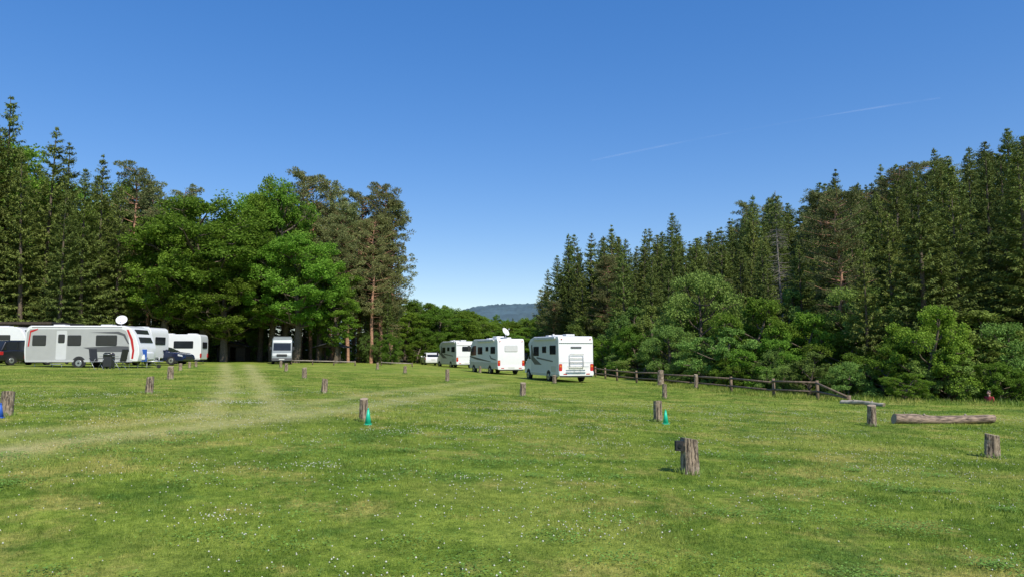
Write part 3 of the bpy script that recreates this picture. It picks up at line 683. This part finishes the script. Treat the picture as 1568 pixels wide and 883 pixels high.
def car(name,x,y,rz,paint,L=4.5,w=1.78,H=1.48,estate=True):
    e=empty(name,(x,y,T(x,y)),rz)
    prof('lower_body',e,[(.05,.28),(0,.6),(.05,.95),(.9,1.0),(3.1,.98),(4.1,.86),(4.42,.7),(4.5,.45),(4.42,.26)],-w/2,w/2,paint,.08)
    rear=.18 if estate else .7
    prof('cabin',e,[(rear,.93),(rear+.28,H-.1),(rear+.6,H-.02),(2.2,H),(2.65,H-.08),(3.4,.93)],-w/2+.12,w/2-.12,paint,.09)
    for s in(-1,1):
        prof('side_window',e,[(rear+.35,.99),(rear+.45,H-.16),(1.3,H-.1),(1.3,.99)],s*(w/2-.13),s*(w/2-.105),'glass')
        prof('side_window',e,[(1.38,.99),(1.38,H-.1),(2.2,H-.09),(2.2,.99)],s*(w/2-.13),s*(w/2-.105),'glass')
        prof('side_window',e,[(2.28,.99),(2.28,H-.1),(2.6,H-.14),(3.15,.99)],s*(w/2-.13),s*(w/2-.105),'glass')
        prof('tail_light',e,rr(-.03,.68,.25,.9,.04),s*(w/2-.02),s*(w/2+.01),'red'); prof('headlight',e,[(4.05,.66),(4.05,.8),(4.36,.72),(4.42,.6)],s*(w/2-.2),s*(w/2+.006),'lamp')
        box('mirror',e,(3.0,s*(w/2+.06),1.02),(.12,.18,.13),paint,.03); box('door_handle',e,(1.7,s*(w/2+.01),.82),(.18,.03,.03),'frame')
    prof('windscreen',e,[(2.70,H-.09),(3.42,.96),(3.36,.93),(2.64,H-.12)],-w/2+.2,w/2-.2,'glass')
    prof('rear_window',e,[(rear-.0,.98),(rear+.27,H-.13),(rear+.31,H-.13),(rear+.05,.96)],-w/2+.22,w/2-.22,'glass')
    box('rear_plate',e,(-.0,0,.7),(.05,.5,.11),'yellow'); box('front_grille',e,(4.46,0,.55),(.06,1.0,.16),'frame')
    wheel(e,.85,w-.02,.31); wheel(e,3.55,w-.02,.31); return e
car('parked_car',cx(293,54)-4.4,54,math.radians(-3),'blue',H=1.36)
car('parked_car',cx(14,46)-1.6,46.6,math.radians(75),'black',H=1.65)
car('parked_car',cx(664,84),84,math.radians(105),'white')
def van(name,x,y,rz,sc):
    e=empty(name,(x,y,T(x,y)),rz); w=1.95; e.scale=(sc,sc,sc)
    prof('van_body',e,[(0,.35),(0,2.3),(.15,2.55),(3.6,2.62),(4.0,2.45),(4.1,2.15),(4.75,1.35),(5.3,1.12),(5.42,.8),(5.42,.35)],-w/2,w/2,'sage',.1)
    prof('high_roof',e,[(.1,2.45),(.3,2.75),(3.4,2.78),(3.95,2.5)],-w/2+.08,w/2-.08,'sage',.08)
    prof('windscreen',e,[(4.13,2.12),(4.78,1.36),(4.72,1.3),(4.05,2.1)],-.84,.84,'glass')
    for s in(-1,1):
        prof('side_window',e,[(3.3,1.35),(3.3,2.0),(4.0,2.0),(4.5,1.35)],s*(w/2-.01),s*(w/2+.01),'glass')
        prof('side_window',e,rr(.4,1.4,1.5,2.0,.06),s*(w/2-.01),s*(w/2+.01),'glass'); prof('side_window',e,rr(1.8,1.4,3.0,2.0,.06),s*(w/2-.01),s*(w/2+.01),'glass')
        prof('headlight',e,rr(s*.75-.14,.78,s*.75+.14,1.0,.04),5.36,5.45,'lamp',0,'x')
        box('mirror',e,(4.5,s*(w/2+.12),1.55),(.12,.2,.32),'frame',.03)
        box('side_moulding',e,(2.6,s*(w/2+.01),.75),(4.8,.03,.12),'frame')
    prof('grille',e,rr(-.5,.75,.5,1.0,.04),5.38,5.45,'frame',0,'x'); prof('front_bumper',e,rr(-w/2+.02,.32,w/2-.02,.62,.06),5.3,5.52,'dgrey',.03,'x')
    prof('number_plate',e,rr(-.26,.42,.26,.53,.01),5.5,5.54,'yellow',0,'x')
    wheel(e,1.0,w,.33); wheel(e,4.5,w,.33); return e
fx=cx(433,63.5); van('campervan',fx-4.8*math.cos(math.radians(-73)),63.5+4.8*math.sin(math.radians(73)),math.radians(-73),.88)

# ------------------------------------------------------------------ wooden buildings
def shelter(name,x,y,w,dp,h,rz=0,gable=.0,walls=False):
    e=empty(name,(x,y,T(x,y)),rz)
    for sx in(-1,1):
        for sy in(-1,1): box('post',e,(sx*(w/2-.15),sy*(dp/2-.15),h/2-.02),(.14,.14,h),'dwood',.01)
    if gable:
        for s in(-1,1):
            prof('roof_slab',e,[(0,h+gable),(s*(w/2+.35),h-.05),(s*(w/2+.35),h+.05),(0,h+gable+.1)],-dp/2-.3,dp/2+.3,'roof')
        prof('gable_wall',e,[(-w/2+.1,h),(w/2-.1,h),(0,h+gable-.1)],dp/2-.2,dp/2-.15,'dwood')
        prof('gable_wall',e,[(-w/2+.1,h),(w/2-.1,h),(0,h+gable-.1)],-dp/2+.15,-dp/2+.2,'dwood')
    else:
        box('flat_roof',e,(0,0,h+.08),(w+.6,dp+.6,.14),'roof'); box('fascia',e,(0,-dp/2-.32,h+.06),(w+.6,.05,.2),'dwood')
    if walls:
        n=int(w/.2)
        for i in range(n): box('plank',e,(-w/2+.2+i*(w-.4)/(n-1),dp/2-.12,h/2),(.19,.03,h-.1),'dwood',.004)
        for i in range(n):
            if not (n*.4<i<n*.65): box('plank',e,(-w/2+.2+i*(w-.4)/(n-1),-dp/2+.12,h/2),(.19,.03,h-.1),'dwood',.004)
        for s in(-1,1): box('side_wall',e,(s*(w/2-.1),0,h/2),(.05,dp-.3,h-.1),'dwood')
    box('bench_seat',e,(0,dp/2-.5,.45),(w*.7,.35,.05),'wood'); 
    for s in(-1,1): box('bench_leg',e,(s*w*.3,dp/2-.5,.21),(.08,.3,.43),'wood')
    return e
shelter('wooden_hut',cx(360,76),76,3.0,2.4,1.5,.1,.5,True)
shelter('wooden_shelter',cx(510,75),75,2.6,2.2,1.6,-.1,.4,False)
shelter('carport',cx(10,55)-1.5,58.5,7.5,4,3.0,.03,0,True)
def rail(name,u0,u1,d,h=.45):
    x0,x1=(u0-CX)/F*d,(u1-CX)/F*d; e=empty(name,(x0,d,0)); n=max(2,int((x1-x0)/1.8)+1)
    for i in range(n):
        t=i/(n-1); X_=t*(x1-x0); cyl('post',e,(X_,0,T(x0+X_,d)-.1),(X_,0,T(x0+X_,d)+h+.05),.06,.055,'wood',8)
    for i in range(n-1):
        a,b=i/(n-1)*(x1-x0),(i+1)/(n-1)*(x1-x0); cyl('rail',e,(a,-.06,T(x0+a,d)+h*.85),(b,-.06,T(x0+b,d)+h*.85+.02),.05,.045,'gwood',8)
rail('log_barrier',448,545,64,.4); rail('log_barrier',585,632,70,.35)

def fence():
    e=empty('wooden_fence'); pts=[(912,576),(945,582),(975,586),(1012,589),(1065,594),(1120,600),(1185,607),(1252,611),(1300,615)]
    W=[gat(u,v) for u,v in pts]; hh=[.75]*len(W); hh[-1]=.25
    P2=[]
    for (x0,y0,z0),(x1,y1,z1),h0,h1 in zip(W[:-1],W[1:],hh[:-1],hh[1:]):
        P2.append((x0,y0,z0,h0)); P2.append(((x0+x1)/2,(y0+y1)/2,T((x0+x1)/2,(y0+y1)/2),h1 if h1<.5 else (h0+h1)/2)) if math.hypot(x1-x0,y1-y0)>4.5 else None
    P2.append((*W[-1],hh[-1]))
    for x,y,z,h in P2: cyl('fence_post',e,(x,y,z-.2),(x+rng.normal(0,.02),y,z+h+rng.uniform(0,.06)),.075,.065,'wood',9)
    for p,q in zip(P2[:-1],P2[1:]):
        for f,r in((.88,.05),(.42,.045)):
            cyl('fence_rail',e,(p[0]-.07,p[1]-.06,p[2]+p[3]*f+rng.normal(0,.02)),(q[0]-.07,q[1]-.06,q[2]+q[3]*f+rng.normal(0,.02)),r,r*.85,'wood',8)
fence()

GM=simple('tuft_grass',(.17,.26,.045),.7,0,.3,9)
def stump(u,vt,vb,w,name='tree_stump_post',box_=False,lean=0):
    x,y,z=gat(u,vb); h=max(.15,(vb-vt)/F*y*1.0); r=w/F*y/2
    nr=12; k=20; A=[]; ph=rng.uniform(0,6.28,4)
    for i in range(nr+1):
        t=i/nr; zz=-.06+(h+.06)*t
        for j in range(k):
            a=2*math.pi*j/k
            rr_=r*(1.04-.10*t+.14*math.exp(-t*7))*(1+.06*math.sin(3*a+ph[0])+.035*math.sin(5*a+ph[1]+t*2)+.035*rng.normal()*.7)
            A.append((rr_*math.cos(a)+lean*t,rr_*math.sin(a),zz+(.02*math.sin(a+ph[2]) if i==nr else 0)))
    c=len(A); A.append((lean,0,h+.005))
    Fc=[];mi=[]
    for i in range(nr):
        for j in range(k): Fc.append((i*k+j,i*k+(j+1)%k,(i+1)*k+(j+1)%k,(i+1)*k+j)); mi.append(0)
    for j in range(k): Fc.append((nr*k+j,nr*k+(j+1)%k,c)); mi.append(1)
    me=D.meshes.new(name); me.from_pydata(A,[],Fc); me.materials.append(M['stump']); me.materials.append(M['cut']); me.polygons.foreach_set('material_index',mi)
    e=empty(name,(x,y,z)); o=D.objects.new('stump',me); link(o,e)
    if box_:
        box('marker_box',e,(-r-.035,-.05,h-.09),(.10,.10,.13),'tire',0); cyl('box_lens',e,(-r-.035,-.10,h-.09),(-r-.035,-.112,h-.09),.03,.025,'glass',12)
    n=140; a=rng.uniform(0,6.28,n); q=r*rng.uniform(1.0,1.6,n); A2=Acc()
    px,py=q*np.cos(a),q*np.sin(a); pz=terr(x+px,y+py)-z-.01
    A2.kites(np.stack([px,py,pz],1),np.stack([rng.normal(0,.35,n),rng.normal(0,.35,n),np.ones(n)],1),rv(n),rng.uniform(.05,.13,n),np.full(n,.006+.0005*y),0)
    link(D.objects.new('foot_grass',A2.mesh('foot_grass',[GM])),e)
    return e
for s in [(1057,673,725,27,True,-.01),(1519,666,700,20,False,.02),(1335,621,652,13,False,.02),(1008,614,645,13,False,-.01),(557,611,645,13,False,0),(1018,588,610,7,False,0),
          (1012,567,590,9,False,0),(800,586,607,9,False,.02),(496,580,602,9,False,.02),(228,577,603,11,False,.03),(9,600,636,18,False,.03),(261,561,581,9,False,0),(466,563,580,7,False,0),
          (685,565,584,6,False,0),(849,574,587,6,False,0),(438,556,569,5,False,0),(430,552,563,4,False,0),(620,560,572,5,False,0),(578,555,566,4,False,0),(276,556,568,5,False,0),(290,554,564,4,False,0),(300,553,562,4,False,0),(735,560,571,4,False,0)]:
    stump(*s[:4],box_=s[4],lean=s[5])
stump(1066,573,595,6)
def cone(u,vt,vb,mat='cone'):
    x,y,z=gat(u,vb); h=(vb-vt)/F*y; e=empty('marker_cone',(x,y,z))
    cyl('cone_body',e,(0,0,.015),(0,0,h),h*.22,h*.05,mat,20); prof('cone_base',e,rr(-h*.24,-h*.24,h*.24,h*.24,.03),0,.025,mat,.005,'z'); cyl('cone_tip',e,(0,0,h-.01),(0,0,h+.015),h*.06,h*.04,mat,12)
cone(563.5,626,650); cone(1019.5,628,649); cone(0,618,640,'cblue')
def log(name,u0,v0,u1,v1,r,mat):
    p0=gat(u0,v0); p1=gat(u1,v1); L=math.hypot(p1[0]-p0[0],p1[1]-p0[1])
    e=empty(name,(p0[0],p0[1],p0[2]+r*.85),math.atan2(p1[1]-p0[1],p1[0]-p0[0])); nr=26;k=16;A=[]
    slope=(p1[2]-p0[2])/L; ph=rng.uniform(0,6,5)
    for i in range(nr+1):
        t=i/nr
        for j in range(k):
            a=2*math.pi*j/k; q=r*(1-.12*t)*(1+.06*math.sin(2*a+ph[0]+t*3)+.05*math.sin(t*17+ph[1])+.03*rng.normal())
            A.append((L*t+(.03*math.sin(a) if i in(0,nr) else 0),q*math.cos(a)+.04*math.sin(t*5),q*math.sin(a)+slope*L*t+.02*math.sin(t*7+ph[2])))
    Fc=[(i*k+j,(i+1)*k+j,(i+1)*k+(j+1)%k,i*k+(j+1)%k) for i in range(nr) for j in range(k)]; mi=[0]*len(Fc)
    Fc+= [tuple(range(k)),tuple(range(len(A)-1,len(A)-k-1,-1))]; mi+=[1,1]
    me=D.meshes.new(name); me.from_pydata(A,[],Fc); me.materials.append(mat); me.materials.append(M['cut']); me.polygons.foreach_set('material_index',mi)
    for p in me.polygons:p.use_smooth=len(p.vertices)==4
    o=D.objects.new('log',me); link(o,e)
    for t in(.3,.72): cyl('branch_stub',e,(L*t,0,r*.8+slope*L*t),(L*t+.03,-.02,r*1.15+slope*L*t),.03,.022,'gwood',8)
logm=simple('log_bark',(.22,.16,.115),.9,0,.7,3.5,.8,0,(1.2,6,6))
log('fallen_log',1369,648,1519,648,.13,logm)
log('fallen_log',1288,617,1355,622,.085,simple('grey_log',(.36,.32,.25),.9,0,.3,5,.5))

def chair(u,v,rz,mat):
    x,y,z=gat(u,v); e=empty('folding_chair',(x,y,z),rz)
    box('seat',e,(0,0,.44),(.48,.46,.04),mat,.01); box('backrest',e,(-.27,0,.82),(.05,.46,.7),mat,.015,(0,-.2,0))
    for s in(-1,1):
        cyl('leg_front',e,(-.22,s*.25,.62),(.27,s*.25,0),.013,.013,'metal',6); cyl('leg_back',e,(.24,s*.25,.62),(-.27,s*.25,0),.013,.013,'metal',6); box('armrest',e,(0,s*.27,.64),(.45,.05,.03),'frame',.008)
chair(147,566,-.4,'frame'); chair(183,566,2.9,'frame'); chair(218,563,2.0,'cblue'); chair(234,562,.6,'lgrey')
def table(u,v):
    x,y,z=gat(u,v); e=empty('camping_table',(x,y,z)); box('table_top',e,(0,0,.72),(1.0,.65,.03),'lgrey',.008)
    for a in(-1,1):
        for b in(-1,1): cyl('table_leg',e,(a*.44,b*.28,.71),(a*.48,b*.3,0),.015,.015,'metal',6)
table(202,562)
def grill(u,v):
    x,y,z=gat(u,v); e=empty('barbecue_grill',(x,y,z)); box('cabinet',e,(0,0,.42),(.5,.42,.6),'frame',.02); prof('lid',e,[(-.26,.72),(-.26,.86),(-.16,.96),(.16,.96),(.26,.86),(.26,.72)],-.2,.2,'black',.03)
    for s in(-1,1): box('side_shelf',e,(s*.38,0,.72),(.22,.34,.03),'metal',.01)
    cyl('handle',e,(-.18,-.25,.85),(.18,-.25,.85),.015,.015,'metal',8)
    for a in(-.2,.2):
        cyl('wheel',e,(a,-.2,.06),(a,-.16,.06),.06,.06,'tire',12); cyl('wheel',e,(a,.16,.06),(a,.2,.06),.06,.06,'tire',12)
grill(166,564)

def person(x,y,rz,sc):
    e=empty('child_in_red',(x,y,T(x,y)),rz); e.scale=(sc,sc,sc)
    J={'pel':(0,0,.95),'sp':(0,0,1.15),'ch':(.01,0,1.35),
       'lh':(0,.1,.9),'lk':(.04,.11,.5),'la':(0,.12,.08),'lt':(.16,.13,.04),'rh':(0,-.1,.9),'rk':(.02,-.11,.5),'ra':(-.05,-.12,.08),'rt':(.11,-.13,.04),
       'ls':(.01,.19,1.42),'le':(-.02,.25,1.15),'lw':(.1,.24,.9),'rs':(.01,-.19,1.42),'re':(-.02,-.25,1.15),'rw':(.12,-.22,.92)}
    def skin(nm,keys,edges,rad,mat):
        me=D.meshes.new(nm); me.from_pydata([J[k] for k in keys],[(keys.index(a),keys.index(b)) for a,b in edges],[]); o=D.objects.new(nm,me); link(o,e); me.materials.append(M[mat])
        o.modifiers.new('skin','SKIN')
        for i,k in enumerate(keys): me.skin_vertices[0].data[i].radius=(rad[k],rad[k]*.9)
        me.skin_vertices[0].data[0].use_root=True
        s=o.modifiers.new('sub','SUBSURF'); s.levels=2; s.render_levels=2
    R=dict(pel=.15,sp=.14,ch=.16,lh=.1,lk=.065,la=.045,lt=.035,rh=.1,rk=.065,ra=.045,rt=.035,ls=.07,le=.05,lw=.035,rs=.07,re=.05,rw=.035)
    try:
        skin('trousers',['pel','lh','lk','la','lt','rh','rk','ra','rt'],[('pel','lh'),('lh','lk'),('lk','la'),('la','lt'),('pel','rh'),('rh','rk'),('rk','ra'),('ra','rt')],R,'jeans')
        skin('red_top',['ch','sp','pel','ls','le','rs','re'],[('ch','sp'),('sp','pel'),('ch','ls'),('ls','le'),('ch','rs'),('rs','re')],{**R,'pel':.155,'sp':.15},'redcloth')
        skin('forearm_l',['le','lw'],[('le','lw')],{'le':.04,'lw':.03},'skin'); skin('forearm_r',['re','rw'],[('re','rw')],{'re':.04,'rw':.03},'skin')
        for s,w_ in((1,'lw'),(-1,'rw')):
            p=np.array(J[w_])
            for i in range(4): cyl('finger',e,tuple(p+[.01+.018*i-.03,0,-.07]),tuple(p+[.02+.018*i-.03,0,-.15+.008*abs(i-1.5)]),.01,.008,'skin',8)
            cyl('palm',e,J[w_],tuple(p+[.01,0,-.08]),.032,.04,'skin',10); cyl('thumb',e,tuple(p+[.03,0,-.03]),tuple(p+[.07,0,-.09]),.012,.009,'skin',8)
    except Exception as ex: print('person skin',ex)
    cyl('neck',e,(.01,0,1.44),(.02,0,1.56),.055,.05,'skin',12)
    for nm,r_,sc_,lc_,mt in (('head',.1,(.98,.8,1.2),(.03,0,1.64),'skin'),('hair',.108,(.98,.86,1.1),(.005,0,1.675),'hair')):
        bm=bmesh.new(); bmesh.ops.create_uvsphere(bm,u_segments=20,v_segments=14,radius=r_); me=D.meshes.new(nm); bm.to_mesh(me); bm.free(); me.materials.append(M[mt])
        for p in me.polygons:p.use_smooth=True
        h=D.objects.new(nm,me); link(h,e); h.scale=sc_; h.location=lc_
    cyl('nose',e,(.12,0,1.65),(.145,0,1.62),.01,.016,'skin',8)
    for s in(-1,1): cyl('ear',e,(.02,s*.078,1.64),(.02,s*.092,1.64),.025,.02,'skin',8); cyl('eye',e,(.118,s*.03,1.66),(.124,s*.03,1.66),.01,.008,'frame',8)
    box('mouth',e,(.118,0,1.585),(.015,.05,.01),'red')
px=xat(1515,607,31.0); person(px,31.0,math.radians(200),.82)

def contrail():
    d=9000; A0=(xat(905,246,d),d,zat(246,d)); A1=(xat(1440,150,d),d,zat(150,d)); n=30; V=[];Q=[]
    for i in range(n+1):
        t=i/n; w=16+10*math.sin(t*9)
        c=[A0[k]+(A1[k]-A0[k])*t for k in range(3)]; c[2]+=40*math.sin(t*3.1)
        V+= [(c[0],c[1],c[2]-w/2),(c[0],c[1]+w*.3,c[2]+w/2)]
        if i<n: Q.append((2*i,2*i+2,2*i+3,2*i+1))
    m,nt,out=newmat('ice_cloud'); g=N(nt,'ShaderNodeNewGeometry'); nn=noise(nt,g.outputs['Position'],.0012,4)
    df=N(nt,'ShaderNodeBsdfDiffuse'); df.inputs[0].default_value=(.9,.9,.9,1); tr=N(nt,'ShaderNodeBsdfTransparent'); mx=N(nt,'ShaderNodeMixShader')
    ml=N(nt,'ShaderNodeMath',operation='MULTIPLY'); ml.inputs[1].default_value=.05; nt.links.new(ramp(nt,nn,.3,.7),ml.inputs[0]); nt.links.new(ml.outputs[0],mx.inputs[0])
    nt.links.new(tr.outputs[0],mx.inputs[1]); nt.links.new(df.outputs[0],mx.inputs[2]); nt.links.new(mx.outputs[0],out.inputs[0])
    me=D.meshes.new('contrail'); me.from_pydata(V,[],Q); me.materials.append(m); link(D.objects.new('contrail',me))
contrail()

# ------------------------------------------------------------------ light, sky, camera
w=D.worlds.new('World'); SC.world=w; w.use_nodes=True; nt=w.node_tree; nt.nodes.clear()
sky=nt.nodes.new('ShaderNodeTexSky'); sky.sky_type='NISHITA'; sky.sun_disc=False
sky.sun_elevation=math.radians(SUN_EL); sky.sun_rotation=math.radians(SUN_AZ); sky.air_density=1.0; sky.dust_density=.4; sky.ozone_density=2.5; sky.altitude=600
gm=nt.nodes.new('ShaderNodeGamma'); gm.inputs[1].default_value=.62
hs=nt.nodes.new('ShaderNodeHueSaturation'); hs.inputs['Hue'].default_value=.515; hs.inputs['Saturation'].default_value=1.75; hs.inputs['Value'].default_value=2.05
bg=nt.nodes.new('ShaderNodeBackground'); bg.inputs['Strength'].default_value=.14; wo=nt.nodes.new('ShaderNodeOutputWorld')
nt.links.new(sky.outputs[0],gm.inputs[0]); nt.links.new(gm.outputs[0],hs.inputs['Color']); nt.links.new(hs.outputs[0],bg.inputs[0]); nt.links.new(bg.outputs[0],wo.inputs[0])
L=D.lights.new('sun','SUN'); L.energy=5.0; L.angle=math.radians(.5); L.color=(1,.945,.84); so=D.objects.new('sun',L); SC.collection.objects.link(so)
el,az=math.radians(SUN_EL),math.radians(SUN_AZ); dv=Vector((math.sin(az)*math.cos(el),math.cos(az)*math.cos(el),math.sin(el)))
so.rotation_euler=dv.to_track_quat('Z','Y').to_euler(); so.location=(20,-20,40)
cam=D.cameras.new('camera'); cam.sensor_width=36; cam.lens=F/1568*36; cam.clip_end=30000; cam.clip_start=.1
co=D.objects.new('camera',cam); SC.collection.objects.link(co); co.location=(0,0,CAMZ); co.rotation_euler=(math.radians(90)+TH,0,0); SC.camera=co
SC.view_settings.view_transform='Standard'; SC.view_settings.look='None'; SC.view_settings.exposure=0
